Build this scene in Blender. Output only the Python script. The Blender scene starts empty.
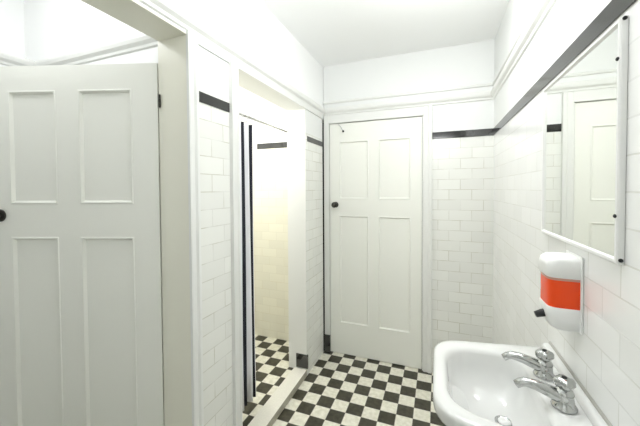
import bpy, bmesh, math, random
from mathutils import Vector, Matrix
random.seed(4)
SC = bpy.context.scene
COL = SC.collection
PI = math.pi

# ------------------------------------------------------------------ key planes (metres)
XL, XLI = -0.917, -1.067          # wall_left: room face, inner face
XLW = -1.088                      # inner face at the cubicle opening
XR = 0.366                        # wall_right
YB = 2.447                        # wall_back
YR = -1.0                         # wall_rear
ZC = 2.45                         # ceiling
Y_WC1 = 0.936                     # far jamb of the cubicle opening
Y_P0 = 1.246                      # near edge of the shower opening
Y_P1 = 2.066                      # far edge of the shower opening
Y_P2 = 2.424                      # end of the far pillar
Z_HEAD = 2.003
Z_STRIP0, Z_STRIP1 = 1.78, 1.83

# ------------------------------------------------------------------ materials
def new_mat(name):
    m = bpy.data.materials.new(name); m.use_nodes = True
    nt = m.node_tree
    return m, nt, nt.nodes['Principled BSDF']

def simple(name, col, rough=0.5, metal=0.0, bump=0.0, bscale=60.0, var=0.0, coat=0.0):
    m, nt, b = new_mat(name)
    b.inputs['Base Color'].default_value = (*col, 1)
    b.inputs['Roughness'].default_value = rough
    b.inputs['Metallic'].default_value = metal
    if coat: b.inputs['Coat Weight'].default_value = coat
    if bump or var:
        tc = nt.nodes.new('ShaderNodeTexCoord')
        n = nt.nodes.new('ShaderNodeTexNoise'); n.inputs['Scale'].default_value = bscale
        n.inputs['Detail'].default_value = 4
        nt.links.new(tc.outputs['Object'], n.inputs['Vector'])
        if bump:
            bp = nt.nodes.new('ShaderNodeBump'); bp.inputs['Strength'].default_value = bump
            bp.inputs['Distance'].default_value = 0.003
            nt.links.new(n.outputs['Fac'], bp.inputs['Height']); nt.links.new(bp.outputs['Normal'], b.inputs['Normal'])
        if var:
            mx = nt.nodes.new('ShaderNodeMix'); mx.data_type = 'RGBA'
            mx.inputs['A'].default_value = (*[c*(1-var) for c in col], 1)
            mx.inputs['B'].default_value = (*[min(1, c*(1+var)) for c in col], 1)
            nt.links.new(n.outputs['Fac'], mx.inputs['Factor']); nt.links.new(mx.outputs['Result'], b.inputs['Base Color'])
    return m

def math_node(nt, op, a, b=None):
    n = nt.nodes.new('ShaderNodeMath'); n.operation = op
    for i, v in enumerate((a, b)):
        if v is None: continue
        if isinstance(v, (int, float)): n.inputs[i].default_value = v
        else: nt.links.new(v, n.inputs[i])
    return n.outputs[0]

def tile_wall(name, tile, grout, var=0.03, mottle=0.0):
    """glazed 150 x 75 brick-bond wall tile up to the border strip, painted plaster above"""
    m, nt, b = new_mat(name)
    g = nt.nodes.new('ShaderNodeNewGeometry')
    sp = nt.nodes.new('ShaderNodeSeparateXYZ'); nt.links.new(g.outputs['Position'], sp.inputs[0])
    sn = nt.nodes.new('ShaderNodeSeparateXYZ'); nt.links.new(g.outputs['True Normal'], sn.inputs[0])
    ax = math_node(nt, 'ABSOLUTE', sn.outputs[0]); ay = math_node(nt, 'ABSOLUTE', sn.outputs[1])
    u = math_node(nt, 'ADD', math_node(nt, 'MULTIPLY', sp.outputs[0], ay), math_node(nt, 'MULTIPLY', sp.outputs[1], ax))
    cb = nt.nodes.new('ShaderNodeCombineXYZ')
    nt.links.new(u, cb.inputs[0]); nt.links.new(math_node(nt, 'ADD', sp.outputs[2], -Z_STRIP0), cb.inputs[1])
    br = nt.nodes.new('ShaderNodeTexBrick'); br.offset = 0.5
    nt.links.new(cb.outputs[0], br.inputs['Vector'])
    br.inputs['Scale'].default_value = 1.0
    br.inputs['Brick Width'].default_value = 0.152; br.inputs['Row Height'].default_value = 0.076
    br.inputs['Mortar Size'].default_value = 0.0021; br.inputs['Mortar Smooth'].default_value = 0.2
    br.inputs['Bias'].default_value = 0.0
    br.inputs['Color1'].default_value = (*[c*(1-var) for c in tile], 1)
    br.inputs['Color2'].default_value = (*[min(1, c*(1+var)) for c in tile], 1)
    # grout is dirtier in some joints than in others
    nz = nt.nodes.new('ShaderNodeTexNoise'); nz.inputs['Scale'].default_value = 9.0; nz.inputs['Detail'].default_value = 3
    nt.links.new(g.outputs['Position'], nz.inputs['Vector'])
    rp = nt.nodes.new('ShaderNodeValToRGB')
    rp.color_ramp.elements[0].position = 0.40; rp.color_ramp.elements[0].color = (*grout, 1)
    rp.color_ramp.elements[1].position = 0.62; rp.color_ramp.elements[1].color = (*[c*0.93 for c in tile], 1)
    nt.links.new(nz.outputs['Fac'], rp.inputs['Fac']); nt.links.new(rp.outputs['Color'], br.inputs['Mortar'])
    above = math_node(nt, 'GREATER_THAN', sp.outputs[2], Z_STRIP1)
    mx = nt.nodes.new('ShaderNodeMix'); mx.data_type = 'RGBA'
    nt.links.new(above, mx.inputs['Factor']); nt.links.new(br.outputs['Color'], mx.inputs['A'])
    mx.inputs['B'].default_value = (0.80, 0.81, 0.80, 1)
    nt.links.new(mx.outputs['Result'], b.inputs['Base Color'])
    r = math_node(nt, 'ADD', math_node(nt, 'MULTIPLY', above, 0.3), 0.22); nt.links.new(r, b.inputs['Roughness'])
    bp = nt.nodes.new('ShaderNodeBump'); bp.inputs['Strength'].default_value = 0.35; bp.inputs['Distance'].default_value = 0.002
    bp.invert = True
    h = math_node(nt, 'MULTIPLY', br.outputs['Fac'], math_node(nt, 'SUBTRACT', 1.0, above))
    nt.links.new(h, bp.inputs['Height']); nt.links.new(bp.outputs['Normal'], b.inputs['Normal'])
    return m

def checker(name, ox, oy, s=0.1):
    """square black and cream floor tiles; (ox, oy) is the centre of one black tile"""
    m, nt, b = new_mat(name)
    g = nt.nodes.new('ShaderNodeNewGeometry')
    sp = nt.nodes.new('ShaderNodeSeparateXYZ'); nt.links.new(g.outputs['Position'], sp.inputs[0])
    u = math_node(nt, 'ADD', math_node(nt, 'DIVIDE', math_node(nt, 'SUBTRACT', sp.outputs[0], ox), s), 200.5)
    v = math_node(nt, 'ADD', math_node(nt, 'DIVIDE', math_node(nt, 'SUBTRACT', sp.outputs[1], oy), s), 200.5)
    par = math_node(nt, 'MODULO', math_node(nt, 'ADD', math_node(nt, 'FLOOR', u), math_node(nt, 'FLOOR', v)), 2.0)
    par = math_node(nt, 'GREATER_THAN', par, 0.5)          # 0 black, 1 cream
    def edge(w):
        f = math_node(nt, 'FRACT', w); return math_node(nt, 'ABSOLUTE', math_node(nt, 'SUBTRACT', f, 0.5))
    e = math_node(nt, 'MAXIMUM', edge(u), edge(v))
    gr = math_node(nt, 'GREATER_THAN', e, 0.488)
    nz = nt.nodes.new('ShaderNodeTexNoise'); nz.inputs['Scale'].default_value = 38.0; nz.inputs['Detail'].default_value = 5
    nt.links.new(g.outputs['Position'], nz.inputs['Vector'])
    def ramp(c0, c1):
        r = nt.nodes.new('ShaderNodeValToRGB')
        r.color_ramp.elements[0].position = 0.35; r.color_ramp.elements[0].color = (*c0, 1)
        r.color_ramp.elements[1].position = 0.65; r.color_ramp.elements[1].color = (*c1, 1)
        nt.links.new(nz.outputs['Fac'], r.inputs['Fac']); return r.outputs['Color']
    mx = nt.nodes.new('ShaderNodeMix'); mx.data_type = 'RGBA'
    nt.links.new(par, mx.inputs['Factor'])
    nt.links.new(ramp((0.032, 0.029, 0.018), (0.060, 0.055, 0.036)), mx.inputs['A'])
    nt.links.new(ramp((0.70, 0.68, 0.57), (0.85, 0.83, 0.73)), mx.inputs['B'])
    m2 = nt.nodes.new('ShaderNodeMix'); m2.data_type = 'RGBA'
    nt.links.new(gr, m2.inputs['Factor']); nt.links.new(mx.outputs['Result'], m2.inputs['A'])
    m2.inputs['B'].default_value = (0.30, 0.28, 0.23, 1)
    nt.links.new(m2.outputs['Result'], b.inputs['Base Color'])
    b.inputs['Roughness'].default_value = 0.38
    return m

M = {}
M['tile'] = tile_wall('cream wall tile', (0.815, 0.82, 0.78), (0.60, 0.59, 0.51))
M['tile_white'] = tile_wall('white wall tile', (0.86, 0.865, 0.855), (0.74, 0.74, 0.70))
M['tile_shower'] = tile_wall('warm cream shower tile', (0.86, 0.84, 0.72), (0.80, 0.76, 0.61))
M['black_tile'] = simple('black glazed tile', (0.014, 0.014, 0.012), 0.10, var=0.2, bscale=12)
M['black_tile'].node_tree.nodes['Principled BSDF'].inputs['IOR'].default_value = 1.75
M['plaster'] = simple('white painted plaster', (0.90, 0.905, 0.90), 0.7, bump=0.05, bscale=90)
M['trim'] = simple('white gloss timber paint', (0.77, 0.775, 0.75), 0.32, bump=0.04, bscale=40)
M['jamb'] = simple('cream gloss timber paint', (0.80, 0.79, 0.69), 0.33, bump=0.04, bscale=40)
M['door'] = simple('off-white door paint', (0.85, 0.855, 0.80), 0.34, bump=0.05, bscale=35)
M['floor'] = checker('black and cream floor tiles', -0.5893, 1.9585)
M['shower_floor'] = checker('black and cream shower tiles', -1.117, 1.982)
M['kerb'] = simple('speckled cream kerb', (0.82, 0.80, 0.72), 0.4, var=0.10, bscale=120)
M['kerb_side'] = simple('grey kerb side', (0.42, 0.40, 0.33), 0.6, var=0.3, bscale=60)  # front face coloured darker than the kerb top
M['ceramic'] = simple('white glazed ceramic', (0.74, 0.745, 0.73), 0.12, coat=0.5)
M['chrome'] = simple('chrome', (0.50, 0.51, 0.50), 0.13, metal=1.0)
M['dark_metal'] = simple('dark bronze metal', (0.055, 0.052, 0.045), 0.32, metal=0.7)
M['black'] = simple('black rubber', (0.012, 0.013, 0.014), 0.45)
M['white_plastic'] = simple('white plastic', (0.84, 0.845, 0.83), 0.28)
M['grey_line'] = simple('grey sealant', (0.42, 0.42, 0.38), 0.6)
M['cloth'] = simple('white curtain cloth', (0.85, 0.85, 0.88), 0.8, bump=0.1, bscale=200)
M['navy'] = simple('navy curtain stripe', (0.014, 0.015, 0.026), 0.8, bump=0.1, bscale=200)
M['steel'] = simple('brushed steel', (0.55, 0.55, 0.54), 0.3, metal=1.0)
m, nt, b = new_mat('mirror silver')
b.inputs['Base Color'].default_value = (0.90, 0.915, 0.885, 1); b.inputs['Metallic'].default_value = 1; b.inputs['Roughness'].default_value = 0.015
M['mirror'] = m
m, nt, b = new_mat('orange red liquid soap')
b.inputs['Base Color'].default_value = (0.88, 0.075, 0.010, 1); b.inputs['Roughness'].default_value = 0.25; b.inputs['Specular IOR Level'].default_value = 0.3
b.inputs['Coat Weight'].default_value = 0.1
M['soap'] = m
m, nt, b = new_mat('clear pink plastic')
b.inputs['Base Color'].default_value = (0.93, 0.50, 0.40, 1); b.inputs['Roughness'].default_value = 0.15
b.inputs['Transmission Weight'].default_value = 0.35
M['tank'] = m

# ------------------------------------------------------------------ mesh helpers
def box(bm, x0, x1, y0, y1, z0, z1, mi=0):
    vs = [bm.verts.new((x, y, z)) for z in (z0, z1) for y in (y0, y1) for x in (x0, x1)]
    for f in ((0, 2, 3, 1), (4, 5, 7, 6), (0, 1, 5, 4), (2, 6, 7, 3), (1, 3, 7, 5), (0, 4, 6, 2)):
        bm.faces.new([vs[i] for i in f]).material_index = mi
    return vs

def loft(bm, rings, cap0=True, cap1=True, closed=True, mi=0):
    R = [[bm.verts.new(p) for p in r] for r in rings]
    n = len(R[0])
    for a, c in zip(R, R[1:]):
        for i in range(n if closed else n-1):
            j = (i+1) % n
            bm.faces.new((a[i], a[j], c[j], c[i])).material_index = mi
    if cap0: bm.faces.new(R[0][::-1]).material_index = mi
    if cap1: bm.faces.new(R[-1]).material_index = mi
    return R

def lathe(bm, prof, n=24, centre=(0, 0, 0), axis='Z', cap=True):
    rings = []
    for r, h in prof:
        ring = []
        for i in range(n):
            a = 2*PI*i/n; c, s = r*math.cos(a), r*math.sin(a)
            p = {'Z': (c, s, h), 'Y': (c, h, s), 'X': (h, c, s)}[axis]
            ring.append((p[0]+centre[0], p[1]+centre[1], p[2]+centre[2]))
        rings.append(ring)
    return loft(bm, rings, cap, cap)

def tube(bm, pts, rad, n=12):
    pts = [Vector(p) for p in pts]; rings = []
    up = Vector((0, 0, 1))
    for i, p in enumerate(pts):
        t = (pts[min(i+1, len(pts)-1)] - pts[max(i-1, 0)]).normalized()
        ref = up if abs(t.dot(up)) < 0.95 else Vector((0, 1, 0))
        a = t.cross(ref).normalized(); bq = t.cross(a).normalized()
        r = rad[i] if isinstance(rad, (list, tuple)) else rad
        rings.append([p + r*(math.cos(2*PI*k/n)*a + math.sin(2*PI*k/n)*bq) for k in range(n)])
    return loft(bm, rings)

def obj(name, bm, mats, parent=None, smooth=False, bevel=0.0, subsurf=0, auto=None):
    bmesh.ops.recalc_face_normals(bm, faces=bm.faces)
    me = bpy.data.meshes.new(name); bm.to_mesh(me); bm.free()
    for mt in (mats if isinstance(mats, (list, tuple)) else [mats]): me.materials.append(mt)
    o = bpy.data.objects.new(name, me); COL.objects.link(o)
    if parent is not None:
        o.parent = parent
    if smooth:
        for p in me.polygons: p.use_smooth = True
    if bevel:
        md = o.modifiers.new('edge', 'BEVEL'); md.width = bevel; md.segments = 2; md.limit_method = 'ANGLE'; md.angle_limit = math.radians(40)
        for p in me.polygons: p.use_smooth = True
        md.harden_normals = True
    if subsurf:
        md = o.modifiers.new('round', 'SUBSURF'); md.levels = subsurf; md.render_levels = subsurf
    if auto is not None:
        for e in me.edges: pass
        try: me.set_sharp_from_angle(angle=math.radians(auto))
        except Exception: pass
        for p in me.polygons: p.use_smooth = True
    return o

def tag(o, label, cat=None, group=None, kind=None):
    o['label'] = label
    if cat: o['category'] = cat
    if group: o['group'] = group
    if kind: o['kind'] = kind
    return o

def thing(name, label, cat, loc=(0, 0, 0), rz=0.0, group=None, kind=None):
    o = bpy.data.objects.new(name, None); COL.objects.link(o)
    o.empty_display_size = 0.05
    o.location = loc; o.rotation_euler = (0, 0, rz)
    return tag(o, label, cat, group, kind)

def struct(name, bm, mats, label=None, **k):
    o = obj(name, bm, mats, **k); o['kind'] = 'structure'
    if label: o['label'] = label
    return o

# ------------------------------------------------------------------ shell
T = 0.12
bm = bmesh.new(); box(bm, XL-0.004, XR+T, YR-T, YB+T, -0.10, 0.0)
struct('floor', bm, M['floor'], 'black and cream checkered tile floor of the washroom')
bm = bmesh.new(); box(bm, -2.25, -1.012, 1.18, 2.42, -0.10, 0.04)
struct('floor.001', bm, M['shower_floor'], 'raised black and cream checkered floor inside the shower')
bm = bmesh.new(); box(bm, -2.25, XL-0.004, -0.45, 1.06, -0.10, 0.0)
struct('floor.002', bm, M['floor'], 'checkered tile floor inside the toilet cubicle')
bm = bmesh.new(); box(bm, -2.40, XR+T, YR-T, YB+T, ZC, ZC+0.1)
struct('ceiling', bm, M['plaster'], 'plain white plaster ceiling over the washroom')

bm = bmesh.new(); box(bm, XR, XR+T, YR-T, YB+T, -0.1, ZC)
struct('wall_right', bm, M['tile_white'], 'white tiled wall behind the basin, mirror and soap dispenser')
bm = bmesh.new()
box(bm, -0.10, XR, YB, YB+T, -0.1, ZC); box(bm, XL+0.004, -0.10, YB, YB+T, 2.03, ZC)
struct('wall_back', bm, M['tile'], 'cream tiled end wall around the closed door')
bm = bmesh.new(); box(bm, -2.40, XR, YR-T, YR, -0.1, ZC)
struct('wall_rear', bm, M['plaster'], 'plain wall at the entrance end of the washroom')
# partition wall: header, near pillar, far pillar
bm = bmesh.new()
box(bm, XLW, XL, YR, 0.13, -0.1, 2.02); box(bm, -1.045, XL, Y_WC1, 1.10, -0.1, 2.02); box(bm, XLW, -1.045, 0.953, 1.10, -0.1, 2.034); box(bm, XLI, XL, 1.10, Y_P0, -0.1, 2.02)
box(bm, XLI, XL, Y_P1, Y_P2, -0.1, Z_HEAD)
box(bm, -1.045, XL, YR, 1.10, 2.02, ZC, 1); box(bm, XLW, -1.045, YR, 1.10, 2.034, ZC, 1); box(bm, XLI, XL, 1.10, Y_P0, 2.02, ZC, 1); box(bm, XLI, XL, Y_P0, YB+T, Z_HEAD, ZC, 1)
wl = struct('wall_left', bm, [M['tile'], M['trim'], M['plaster']], 'tiled partition wall with the cubicle and shower openings')
for p in wl.data.polygons:
    c = p.center
    if abs(p.normal.y) > 0.9 and c.z < Z_HEAD: p.material_index = 1
    if abs(p.normal.z) > 0.9: p.material_index = 1
    if c.z > 2.1 and abs(p.normal.z) < 0.5: p.material_index = 2
# toilet cubicle walls
bm = bmesh.new()
box(bm, -2.25, XLI, 0.985, 1.18, -0.1, ZC)
struct('wall_partition', bm, M['plaster'], 'white partition between the toilet cubicle and the shower')
bm = bmesh.new()
box(bm, -2.25, -1.998, -0.45, 0.985, -0.1, 2.06); box(bm, -2.25, -2.11, -0.45, 0.985, 2.06, ZC)
struct('wall_cubicle', bm, M['plaster'], 'white stepped wall at the back of the toilet cubicle')
bm = bmesh.new(); box(bm, -2.25, XLI, -0.57, -0.45, -0.1, ZC)
struct('wall_cubicle.001', bm, M['plaster'], 'white side wall of the toilet cubicle')
# shower walls
bm = bmesh.new(); box(bm, -2.25, XLI, 2.42, 2.42+T, -0.1, ZC)
struct('wall_shower', bm, M['tile_shower'], 'cream tiled end wall of the shower')
bm = bmesh.new(); box(bm, -2.25, -1.95, 1.18, 2.42, -0.1, ZC)
struct('wall_shower.001', bm, M['tile_shower'], 'cream tiled side wall of the shower')
# shower kerb
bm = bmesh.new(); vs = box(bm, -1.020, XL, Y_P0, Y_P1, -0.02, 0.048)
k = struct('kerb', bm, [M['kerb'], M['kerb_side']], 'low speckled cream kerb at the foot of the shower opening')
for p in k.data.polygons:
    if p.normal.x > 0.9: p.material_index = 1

# black border strips (thin tiles proud of the wall)
def strip(x0, x1, y0, y1, label, n, z0=Z_STRIP0, z1=Z_STRIP1):
    bm = bmesh.new(); box(bm, x0, x1, y0, y1, z0, z1)
    struct(f'trim_{n}', bm, M['black_tile'], label, bevel=0.001)
strip(-0.040, XR, YB-0.004, YB+0.01, 'black border tile strip on the end wall beside the door', 1)
strip(XR-0.004, XR+0.01, YR, YB-0.004, 'black border tile strip above the mirror', 2)
strip(XL-0.01, XL+0.004, 0.985, 1.186, 'black border tile strip on the tiled pillar between the openings', 3, 1.772, 1.815)
strip(XL-0.01, XL+0.004, 2.10, Y_P2-0.012, 'black border tile strip on the narrow pillar beside the closed door', 4, 1.768, 1.808)
strip(-1.56, XLI, 2.416, 2.43, 'black border tile strip inside the shower', 5)
strip(XL-0.085, XL+0.010, Y_P1-0.007, Y_P1+0.008, 'black skirting tile on the shower side of the narrow pillar', 6, 0.058, 0.162)
strip(-0.908, -0.858, YB-0.024, YB-0.004, 'black tile block at the foot of the closed door frame', 7, 0.0, 0.155)

# mouldings
RAIL = [(0.0, 2.030), (0.008, 2.034), (0.010, 2.046), (0.022, 2.058), (0.026, 2.072), (0.026, 2.082), (0.020, 2.092), (0.0, 2.094)]
def rail(n, label, path, mat='trim', dz=0.0):
    """path: list of (x, y, nx, ny): the wall point and the direction the moulding sticks out"""
    bm = bmesh.new()
    loft(bm, [[(x+nx*d, y+ny*d, z+dz) for d, z in RAIL] for x, y, nx, ny in path])
    struct(f'trim_{n}', bm, M[mat], label)
rail(8, 'white picture rail moulding around the end of the washroom',
     [(XL, YR, 1, 0), (XL, YB, 1, -1), (XR, YB, -1, -1), (XR, YR, -1, 0)])
rail(9, 'white moulding along the top of the toilet cubicle walls',
     [(XLW, 0.985, 0, -1), (-1.998, 0.985, 1, -1), (-1.998, -0.45, 1, 0)])
# upper fillet on the right-hand wall
bm = bmesh.new()
loft(bm, [[(XR-d, y, z) for d, z in ((0, 2.128), (0.012, 2.130), (0.014, 2.142), (0.006, 2.150), (0, 2.150))] for y in (YR, YB)])
struct('trim_10', bm, M['trim'], 'thin white fillet moulding above the picture rail')
bm = bmesh.new()
loft(bm, [[(x, YB-d, z) for d, z in ((0, 2.128), (0.012, 2.130), (0.014, 2.142), (0.006, 2.150), (0, 2.150))] for x in (XL, XR)])
struct('trim_11', bm, M['trim'], 'thin white fillet moulding on the end wall above the door')

# cubicle opening: jamb lining, head lining and casing
bm = bmesh.new()
box(bm, -1.045, XL+0.002, Y_WC1-0.004, Y_WC1+0.001, 0, 2.021)
box(bm, -1.046, -1.041, Y_WC1, 0.954, 0, 2.035)
box(bm, XLW-0.002, -1.044, 0.949, 0.954, 0, 2.035)
box(bm, -1.045, XL+0.002, 0.13, Y_WC1-0.004, 2.016, 2.021)
box(bm, XLW-0.002, -1.044, 0.13, 0.949, 2.030, 2.035)
struct('trim_12', bm, M['jamb'], 'cream painted lining of the toilet cubicle opening', bevel=0.0015)
def casing(n, label, y0, y1, z1, mat='trim'):
    bm = bmesh.new(); w = y1-y0
    prof = [(0, 0), (0.012, 0), (0.014, 0.15), (0.010, 0.25), (0.010, 0.55), (0.017, 0.7), (0.017, 0.95), (0.0, 1.0)]
    loft(bm, [[(XL+d, y0+t*w, z) for d, t in prof] for z in (0.0, z1)])
    struct(f'trim_{n}', bm, M[mat], label)
casing(13, 'white moulded casing beside the toilet cubicle opening', Y_WC1-0.008, 0.978, 2.03)
casing(14, 'white moulded casing beside the shower opening', 1.246, 1.186, 2.03)
bm = bmesh.new(); box(bm, XL-0.002, XL+0.008, 0.978, 2.42, Z_HEAD-0.001, 2.036)
struct('trim_19', bm, M['trim'], 'plain white fascia board under the moulding above the shower opening', bevel=0.002)
# end door frame: right casing, left casing, head
bm = bmesh.new()
prof = [(0, 0), (0.010, 0), (0.012, 0.12), (0.012, 0.5), (0.018, 0.62), (0.018, 0.94), (0.0, 1.0)]
loft(bm, [[(-0.104+t*0.064, YB-d, z) for d, t in prof] for z in (0.0, 2.03)])
struct('trim_15', bm, M['trim'], 'white moulded casing on the tiled side of the closed door')
bm = bmesh.new()
box(bm, -0.909, -0.864, YB-0.012, YB+0.09, 0, 2.03)
struct('trim_16', bm, M['trim'], 'narrow white door post between the pillar and the closed door', bevel=0.003)
bm = bmesh.new()
box(bm, -0.864, -0.104, YB-0.010, YB+0.09, 1.962, 2.03)
struct('trim_17', bm, M['trim'], 'white head board above the closed door', bevel=0.003)
bm = bmesh.new(); box(bm, -0.112, -0.10, YB+0.001, YB+0.09, 0, 1.962); struct('trim_18', bm, M['trim'], 'white rebate beside the hinge edge of the closed door')

# ------------------------------------------------------------------ panelled doors
def door_leaf(w, h, zs, xs, th=0.038, lead=0.021, depth=0.011):
    """four-panel leaf in the x-z plane, x 0..w, faces at y = -th/2 and +th/2; panels recessed with a sloping moulding"""
    bm = bmesh.new()
    X = [0, *xs, w]; Z = [0, *zs, h]
    for sgn in (-1, 1):
        V = [[bm.verts.new((x, sgn*th/2, z)) for x in X] for z in Z]
        pan = []
        for j in range(len(Z)-1):
            for i in range(len(X)-1):
                q = (V[j][i], V[j][i+1], V[j+1][i+1], V[j+1][i])
                f = bm.faces.new(q if sgn < 0 else q[::-1])
                if i in (1, 3) and j in (1, 3): pan.append(f)
        bm.normal_update()
        bmesh.ops.inset_individual(bm, faces=pan, thickness=0.004, depth=0.0025)
        bmesh.ops.inset_individual(bm, faces=pan, thickness=0.006, depth=0.0)
        bmesh.ops.inset_individual(bm, faces=pan, thickness=lead-0.010, depth=-depth)
    bm.verts.ensure_lookup_table()
    # edges around
    def at(x, y, z):
        return min(bm.verts, key=lambda v: (v.co - Vector((x, y, z))).length)
    for i in range(len(X)-1):
        for z in (0, h):
            bm.faces.new((at(X[i], -th/2, z), at(X[i+1], -th/2, z), at(X[i+1], th/2, z), at(X[i], th/2, z)))
    for j in range(len(Z)-1):
        for x in (0, w):
            bm.faces.new((at(x, -th/2, Z[j]), at(x, -th/2, Z[j+1]), at(x, th/2, Z[j+1]), at(x, th/2, Z[j])))
    return bm

def knob(parent, x, y, z, sgn, r=0.026):
    """round knob on a small rose; sticks out along sgn*Y"""
    bm = bmesh.new()
    lathe(bm, [(0.010, 0), (0.010, sgn*0.022), (r*0.7, sgn*0.028), (r, sgn*0.038), (r, sgn*0.046), (r*0.75, sgn*0.056), (r*0.3, sgn*0.060)], 24, (x, y, z), 'Y')
    kb = obj('knob', bm, M['dark_metal'], parent, smooth=True)
    kb['label'] = 'dark bronze knob'
    bm = bmesh.new()
    lathe(bm, [(r*1.02, 0), (r*1.02, sgn*0.003), (r*0.8, sgn*0.006), (0.009, sgn*0.007)], 24, (x, y, z), 'Y')
    obj('rose', bm, M['dark_metal'], kb, smooth=True)

# closed door in the end wall
d2 = thing('door_2', 'closed white four-panel door in the end wall with black knob', 'door', (-0.860, YB+0.026, 0.006), kind='structure')
obj('door_leaf', door_leaf(0.745, 1.952, [0.262, 1.180, 1.318, 1.802], [0.082, 0.332, 0.412, 0.662]), M['door'], d2, auto=25)
knob(d2, 0.050, -0.019, 1.270, -1, 0.024)
# small hook on the top rail of the door: a steel arm with a black tip
bm = bmesh.new()
tube(bm, [(0.070, -0.015, 1.944), (0.085, -0.03, 1.940), (0.105, -0.040, 1.918), (0.124, -0.050, 1.886)], 0.0035, 8)
hk = obj('coat_hook', bm, M['steel'], d2, smooth=True); hk['label'] = 'steel hook arm'
bm = bmesh.new()
lathe(bm, [(0.003, -0.009), (0.008, -0.006), (0.009, 0.0), (0.008, 0.006), (0.003, 0.009)], 12, (0.128, -0.052, 1.880), 'X')
obj('tip', bm, M['black'], hk, smooth=True)

# open door of the toilet cubicle: hinged on the far jamb, swung inwards
a = math.radians(19)
# local x runs from the hinge to the free edge: world direction (-cos a, -sin a)
d1 = thing('door_1', 'open cream four-panel door swung into the toilet cubicle', 'door', (-1.083, 0.948, 0.008), PI + a, kind='structure')
W1 = 0.742
# local +y is the camera-facing side (world -y); leaf lies on local y 0 .. -0.038
lf = obj('door_leaf', door_leaf(W1, 1.930, [0.24, 1.204, 1.344, 1.826], [0.111, 0.344, 0.441, 0.652]), M['door'], d1, auto=25)
lf.location = (0.009, -0.019, 0)
knob(d1, 0.708, 0.0, 1.296, 1, 0.026)
for z in (0.22, 1.745):
    bm = bmesh.new()
    for k in range(3):
        lathe(bm, [(0.004, z+k*0.018), (0.004, z+k*0.018+0.017)], 12, (-0.002, 0.005, 0))
    box(bm, -0.001, 0.003, -0.02, 0.003, z, z+0.053)
    obj('hinge', bm, M['dark_metal'], d1)

# ------------------------------------------------------------------ mirror
FX = XR-0.014          # front of the frame
MY0, MY1, MZ0, MZ1 = 0.822, 1.325, 1.247, 1.765
mir = thing('wall_mirror', 'white framed wall mirror hung under the black tile strip', 'mirror', (XR, (MY0+MY1)/2, MZ0))
def rel(bm, o):
    bmesh.ops.translate(bm, vec=-Vector(o.location), verts=bm.verts)
    return bm
bm = bmesh.new(); fw = 0.013
prof = lambda i: None
outer = [(MY0, MZ0), (MY1, MZ0), (MY1, MZ1), (MY0, MZ1)]
def rect(i): return [(MY0+i, MZ0+i), (MY1-i, MZ0+i), (MY1-i, MZ1-i), (MY0+i, MZ1-i)]
loft(bm, [[(XR-0.001, y, z) for y, z in rect(0)], [(FX+0.003, y, z) for y, z in rect(0)], [(FX, y, z) for y, z in rect(0.003)],
          [(FX, y, z) for y, z in rect(fw-0.004)], [(FX+0.006, y, z) for y, z in rect(fw)]], True, False)
fr = obj('frame', rel(bm, mir), M['white_plastic'], mir)
bm = bmesh.new(); box(bm, FX+0.0055, FX+0.0085, MY0+fw-0.001, MY1-fw+0.001, MZ0+fw-0.001, MZ1-fw+0.001)
gl = obj('mirror_glass', rel(bm, mir), M['mirror'], mir); gl['label'] = 'silvered mirror glass'
for (x, y, z, ax) in ((FX, MY0+0.0065, 1.349, 'X'), (FX, MY0+0.0065, 1.680, 'X'), (XR-0.007, MY0, MZ0+0.009, 'Y'), (XR-0.007, MY0, MZ1-0.005, 'Y')):
    bm = bmesh.new()
    lathe(bm, [(0.0042, 0.001), (0.0042, -0.002), (0.0025, -0.0035)], 12, (x, y, z), ax)
    s = obj('screw_cap', rel(bm, mir), M['black'], mir, smooth=True); s['label'] = 'small black screw cap'

# ------------------------------------------------------------------ soap dispenser
SY = 1.064
def dprofile(w, d, n=26):
    """half-oval plan: flat on the wall, rounded into the room"""
    out = [(XR-0.004, SY-w)]
    for i in range(n+1):
        t = PI*i/n
        c, s = math.cos(t), math.sin(t)
        e = 0.38
        out.append((XR-0.010-(d-0.010)*abs(s)**e, SY-w*math.copysign(abs(c)**e, c)))
    out.append((XR-0.004, SY+w))
    return out
def dring(w, d, z): return [(x, y, z) for x, y in dprofile(w, d)]
soap = thing('soap_dispenser', 'white soap dispenser filled with orange red liquid beside the basin taps', 'soap dispenser', (XR, SY, 1.03))
bm = bmesh.new(); box(bm, XR-0.006, XR, SY-0.055, SY+0.055, 1.012, 1.222)
obj('back_plate', rel(bm, soap), M['white_plastic'], soap, bevel=0.003)
bm = bmesh.new()
loft(bm, [dring(0.050, 0.078, 1.160), dring(0.052, 0.081, 1.163), dring(0.052, 0.081, 1.192), dring(0.050, 0.077, 1.206), dring(0.045, 0.066, 1.215), dring(0.032, 0.045, 1.218)])
obj('cover', rel(bm, soap), M['white_plastic'], soap, auto=50)
bm = bmesh.new()
loft(bm, [dring(0.049, 0.076, 1.076), dring(0.049, 0.076, 1.153)])
lq = obj('liquid', rel(bm, soap), M['soap'], soap, auto=50); lq['label'] = 'orange red liquid soap'
bm = bmesh.new()
loft(bm, [dring(0.0492, 0.0765, 1.153), dring(0.0492, 0.0765, 1.161)])
obj('tank_neck', rel(bm, soap), M['tank'], soap, auto=50)
bm = bmesh.new()
loft(bm, [dring(0.044, 0.058, 1.014), dring(0.048, 0.066, 1.018), dring(0.051, 0.075, 1.045), dring(0.0515, 0.079, 1.072), dring(0.050, 0.077, 1.077)])
obj('housing', rel(bm, soap), M['white_plastic'], soap, auto=50)
bm = bmesh.new()
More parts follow.
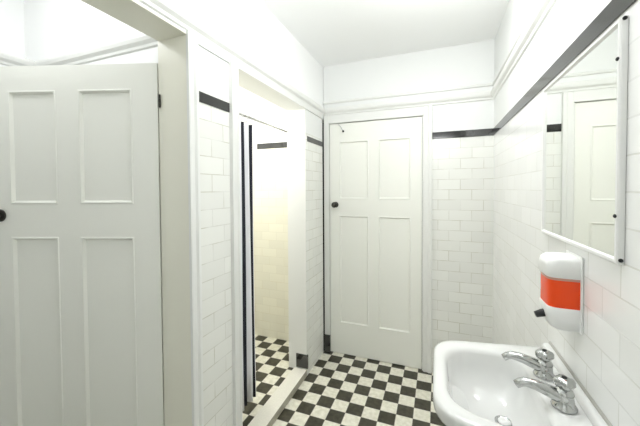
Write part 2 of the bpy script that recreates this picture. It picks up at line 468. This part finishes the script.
tube(bm, [(XR-0.060, SY+0.0, 1.048), (XR-0.080, SY-0.002, 1.042), (XR-0.096, SY-0.004, 1.036)], [0.012, 0.011, 0.009], 14)
nz = obj('nozzle', rel(bm, soap), M['black'], soap, smooth=True); nz['label'] = 'black outlet nozzle'

# ------------------------------------------------------------------ wash basin
CX, CY = 0.170, 1.010
NB = 72
def rounded(poly, radii, seg=10):
    pts = []
    n = len(poly)
    for i in range(n):
        p = Vector(poly[i]); a_ = (Vector(poly[i-1])-p); b_ = (Vector(poly[(i+1) % n])-p)
        la, lb = a_.length, b_.length; a_.normalize(); b_.normalize()
        r = radii[i]; ang = a_.angle(b_); d = min(r/math.tan(ang/2), la*0.49, lb*0.49)
        s0, s1 = p+a_*d, p+b_*d
        for k in range(seg+1):
            t = k/seg; pts.append(((1-t)**2)*s0 + 2*t*(1-t)*p + (t**2)*s1)
    return pts
def polar(pts, c):
    c = Vector(c); out = []
    m_ = len(pts)
    for i in range(NB):
        t = 2*PI*i/NB; d = Vector((math.cos(t), math.sin(t))); best = 0
        for j in range(m_):
            p, q = pts[j]-c, pts[(j+1) % m_]-c; e = q-p
            den = d.x*e.y-d.y*e.x
            if abs(den) < 1e-12: continue
            s = (p.x*e.y-p.y*e.x)/den; u = (p.x*d.y-p.y*d.x)/den
            if s > 0 and -1e-9 <= u <= 1+1e-9: best = max(best, s)
        out.append(best)
    return out
OUT = polar(rounded([(XR-0.001, 0.705), (-0.012, 0.806), (-0.012, 1.198), (XR-0.001, 1.270)], [0.015, 0.115, 0.105, 0.015]), (CX, CY))
INN = polar(rounded([(0.262, 0.790), (0.024, 0.845), (0.024, 1.160), (0.262, 1.176)], [0.08, 0.11, 0.11, 0.08]), (CX, CY))
def bring(rad, z, k=1.0, add=0.0, c=(CX, CY)):
    return [Vector((c[0]+(r*k+add)*math.cos(2*PI*i/NB), c[1]+(r*k+add)*math.sin(2*PI*i/NB), z)) for i, r in enumerate(rad)]
def clampw(ring): return [Vector((min(p.x, XR-0.001), p.y, p.z)) for p in ring]
basin = thing('wash_basin', 'white ceramic wash basin fixed to the tiled wall', 'wash basin', (XR, CY, 0.66))
bm = bmesh.new()
MIX = lambda t: [o_*(1-t)+i_*t for o_, i_ in zip(OUT, INN)]
def under(k, z, cx):
    return clampw([Vector((cx+(r*k)*math.cos(2*PI*i/NB), CY+(r*k)*math.sin(2*PI*i/NB), z)) for i, r in enumerate(OUT)])
rings = [under(0.40, 0.655, 0.265), under(0.50, 0.668, 0.25), under(0.62, 0.70, 0.23), under(0.78, 0.75, 0.205), under(0.925, 0.793, 0.18),
         bring(OUT, 0.812, 1, -0.003), bring(OUT, 0.822), bring(OUT, 0.843), bring(OUT, 0.850, 1, -0.003), bring(OUT, 0.853, 1, -0.010),
         bring(MIX(0.55), 0.853), bring(MIX(0.85), 0.852), bring(INN, 0.847), bring(INN, 0.836, 1, -0.006),
         bring(INN, 0.80, 0.945), bring(INN, 0.765, 0.86), bring(INN, 0.735, 0.70), bring(INN, 0.718, 0.46), bring(INN, 0.712, 0.22), bring(INN, 0.709, 0.15)]
loft(bm, rings)
obj('basin_bowl', rel(bm, basin), M['ceramic'], basin, smooth=True)
bm = bmesh.new()
prof = [(0.0, 0.850), (0.026, 0.8515), (0.024, 0.866), (0.019, 0.871), (0.008, 0.872), (0.0, 0.871)]
loft(bm, [[(XR-0.001-d, y, z) for d, z in prof] for y in (0.722, 1.256)])
obj('upstand', rel(bm, basin), M['ceramic'], basin, bevel=0.003)
bm = bmesh.new()
loft(bm, [[(XR-0.0005-d, y, z) for d, z in ((0, 0.870), (0.006, 0.871), (0.004, 0.876), (0, 0.878))] for y in (0.718, 1.260)])
obj('sealant', rel(bm, basin), M['grey_line'], basin)
bm = bmesh.new()
lathe(bm, [(0.024, 0.711), (0.024, 0.7155), (0.019, 0.7165), (0.016, 0.712), (0.006, 0.711)], 24, (0.185, 1.025, 0))
w = obj('waste', rel(bm, basin), M['chrome'], basin, smooth=True); w['label'] = 'chrome waste ring'
bm = bmesh.new()
lathe(bm, [(0.015, 0.7125), (0.016, 0.716), (0.012, 0.719), (0.004, 0.720)], 20, (0.185, 1.025, 0))
obj('plug', rel(bm, basin), M['white_plastic'], w, smooth=True)
for b_ in (w.children): pass

# ------------------------------------------------------------------ pillar taps
def make_tap(label, x, y):
    t = thing('basin_tap', label, 'tap', (x, y, 0.8536), 0.0, 'chrome taps on the basin')
    bm = bmesh.new()
    lathe(bm, [(0.027, 0), (0.028, 0.003), (0.026, 0.007), (0.022, 0.011), (0.020, 0.030), (0.021, 0.038), (0.018, 0.044), (0.013, 0.047), (0.011, 0.052)], 24)
    obj('tap_body', bm, M['chrome'], t, smooth=True)
    bm = bmesh.new()
    P = []
    for k in range(11):
        s = k/10
        P.append((-0.006-0.098*s, 0.004*s, 0.024+0.020*math.sin(s*PI*0.62)-(0.010*max(0, s-0.85)/0.15)))
    tube(bm, P, [0.0175-0.0075*(k/10) for k in range(11)], 14)
    obj('spout', bm, M['chrome'], t, smooth=True)
    bm = bmesh.new()
    rings = []
    for r, z in ((0.010, 0.050), (0.018, 0.053), (0.021, 0.058), (0.021, 0.068), (0.018, 0.073), (0.010, 0.076), (0.003, 0.0765)):
        ring = []
        for i in range(40):
            a_ = 2*PI*i/40; rr = r*(1+0.13*math.cos(4*a_)*(1 if r > 0.015 else 0))
            ring.append((rr*math.cos(a_), rr*math.sin(a_), z))
        rings.append(ring)
    loft(bm, rings)
    hd = obj('handle', bm, M['chrome'], t, smooth=True)
    bm = bmesh.new(); lathe(bm, [(0.006, 0.0762), (0.006, 0.0778), (0.003, 0.0785)], 12)
    obj('indice', bm, M['black'], hd, smooth=True)
    return t
make_tap('chrome pillar tap nearer the tiled end wall, below the soap dispenser', 0.295, 1.066)
make_tap('chrome pillar tap in front of the other tap, farther from the tiled end wall', 0.300, 0.930)

# ------------------------------------------------------------------ shower rod and curtain
RX, RZ = -1.100, 1.858
bm = bmesh.new(); tube(bm, [(RX, 1.181, RZ), (RX, 2.419, RZ)], 0.0075, 12)
rod = tag(obj('curtain_rod', bm, M['steel'], None, smooth=True), 'thin steel curtain rod across the shower opening', 'curtain rod')
cur = thing('shower_curtain', 'white shower curtain with navy stripes, bunched open at the pillar', 'curtain', (RX, 1.58, 0.08))
bm = bmesh.new()
NF = 110
path = []
folds = 9
for i in range(NF+1):
    s = i/NF
    y = 1.40 + 0.252*s
    x = RX + 0.020*math.sin(2*PI*folds*s*0.62 + 0.4) + 0.004*math.sin(2*PI*3.1*s)
    path.append((x, y))
ZS = [0.085, 0.3, 0.7, 1.1, 1.5, 1.74, 1.815]
G = []
for zi, z in enumerate(ZS):
    f = 0.75+0.25*(1-z/1.9)
    row = []
    for i, (x, y) in enumerate(path):
        s = i/NF
        row.append(bm.verts.new((RX+(x-RX)*f+0.004*math.sin(9*s+2.3*z), y+0.003*math.sin(5*s+1.7*z), z)))
    G.append(row)
for j in range(len(ZS)-1):
    for i in range(NF):
        s = (i+0.5)/NF
        f = bm.faces.new((G[j][i], G[j][i+1], G[j+1][i+1], G[j+1][i]))
        f.material_index = 1 if (0.53 < s < 0.60 or 0.845 < s < 0.92 or 0.20 < s < 0.26) else 0
cl = obj('curtain_cloth', rel(bm, cur), [M['cloth'], M['navy']], cur, smooth=True)
md = cl.modifiers.new('thick', 'SOLIDIFY'); md.thickness = 0.002
for i in range(6):
    bm = bmesh.new(); y = 1.415+0.05*i
    pts = [(RX+0.006*math.sin(k/16*2*PI*0), y+0.004*math.sin(k), RZ-0.014+0.026*math.cos(2*PI*k/16)) for k in range(1)]
    ring = []
    n, mseg, R0, r0 = 20, 8, 0.024, 0.0028
    rows = []
    for k in range(n):
        a_ = 2*PI*k/n
        rows.append([(RX+(R0+r0*math.cos(2*PI*q/mseg))*math.cos(a_), y+r0*math.sin(2*PI*q/mseg), RZ-0.016+(R0+r0*math.cos(2*PI*q/mseg))*math.sin(a_)) for q in range(mseg)])
    loft(bm, rows+[rows[0]], False, False)
    bmesh.ops.remove_doubles(bm, verts=bm.verts, dist=1e-5)
    obj('curtain_ring', rel(bm, cur), M['steel'], cur, smooth=True)

# ------------------------------------------------------------------ light
def area(name, loc, rot, size, energy, col=(1, 1, 1), shape='DISK', sy=None):
    l = bpy.data.lights.new(name, 'AREA'); l.energy = energy; l.color = col; l.shape = shape; l.size = size
    if sy: l.size_y = sy
    o = bpy.data.objects.new(name, l); COL.objects.link(o); o.location = loc; o.rotation_euler = rot
    return o
def point_light(name, loc, energy, col, rad=0.09):
    l = bpy.data.lights.new(name, 'POINT'); l.energy = energy; l.color = col; l.shadow_soft_size = rad
    o = bpy.data.objects.new(name, l); COL.objects.link(o); o.location = loc
    return o
# unseen fill lights added out of frame; upward discs bounce off the ceiling
W = (0.975, 0.99, 1.0)
area('bounce_fill', (0.05, 1.22, 2.16), (PI, 0, 0), 0.36, 3.5, W)
area('bounce_fill.001', (0.0, 0.60, 1.98), (PI-math.radians(25), 0, 0), 0.40, 12, W)
area('overhead_fill', (-0.05, 1.50, ZC-0.012), (0, 0, 0), 0.30, 4.5, W)  # added fill disc, brightens the end door and floor from above
point_light('point_fill', (0.05, 1.22, 2.27), 0.4, W, 0.09)  # weak point fill added above the upward disc
point_light('point_fill.001', (-1.45, 1.72, 1.95), 13, (1, 0.985, 0.95))  # unseen fill added to brighten the shower
point_light('point_fill.002', (-1.50, 0.58, 2.30), 5, W)  # unseen fill added to brighten the cubicle's upper wall
# added light panel at the rear wall; no window stands there
area('rear_fill', (-0.30, YR+0.02, 1.75), (math.radians(90), 0, PI), 0.8, 2, (0.96, 0.98, 1.0), 'RECTANGLE', 1.0)

w = bpy.data.worlds.new('world'); SC.world = w; w.use_nodes = True
w.node_tree.nodes['Background'].inputs[0].default_value = (0.05, 0.05, 0.05, 1)
w.node_tree.nodes['Background'].inputs[1].default_value = 0.3

# ------------------------------------------------------------------ camera
F, CXP, CYP = 303.763, 320.0, 213.0-17.0
yaw, pitch, roll = 0.370458, 0.023168, 0.005719
cy, sy = math.cos(yaw), math.sin(yaw); cp, spt = math.cos(pitch), math.sin(pitch)
f = Vector((-sy*cp, cy*cp, -spt)); r = Vector((cy, sy, 0)); d = f.cross(r)
cr, sr = math.cos(roll), math.sin(roll)
R_ = cr*r + sr*d; D_ = -sr*r + cr*d
cam = bpy.data.cameras.new('camera'); co = bpy.data.objects.new('camera', cam); COL.objects.link(co)
rot = Matrix((R_, -D_, -f)).transposed()
co.matrix_world = Matrix.Translation((0, 0, 1.4103)) @ rot.to_4x4()
cam.sensor_fit = 'HORIZONTAL'; cam.sensor_width = 36.0; cam.lens = F*36/640
cam.shift_x = 0.0; cam.shift_y = -(213.0-CYP)/640
cam.clip_start = 0.02
SC.camera = co
SC.view_settings.view_transform = 'Standard'; SC.view_settings.look = 'None'
SC.view_settings.gamma = 1.0; SC.view_settings.exposure = 0.09
SC.view_settings.use_curve_mapping = False
SC.cycles.max_bounces = 14; SC.cycles.diffuse_bounces = 8
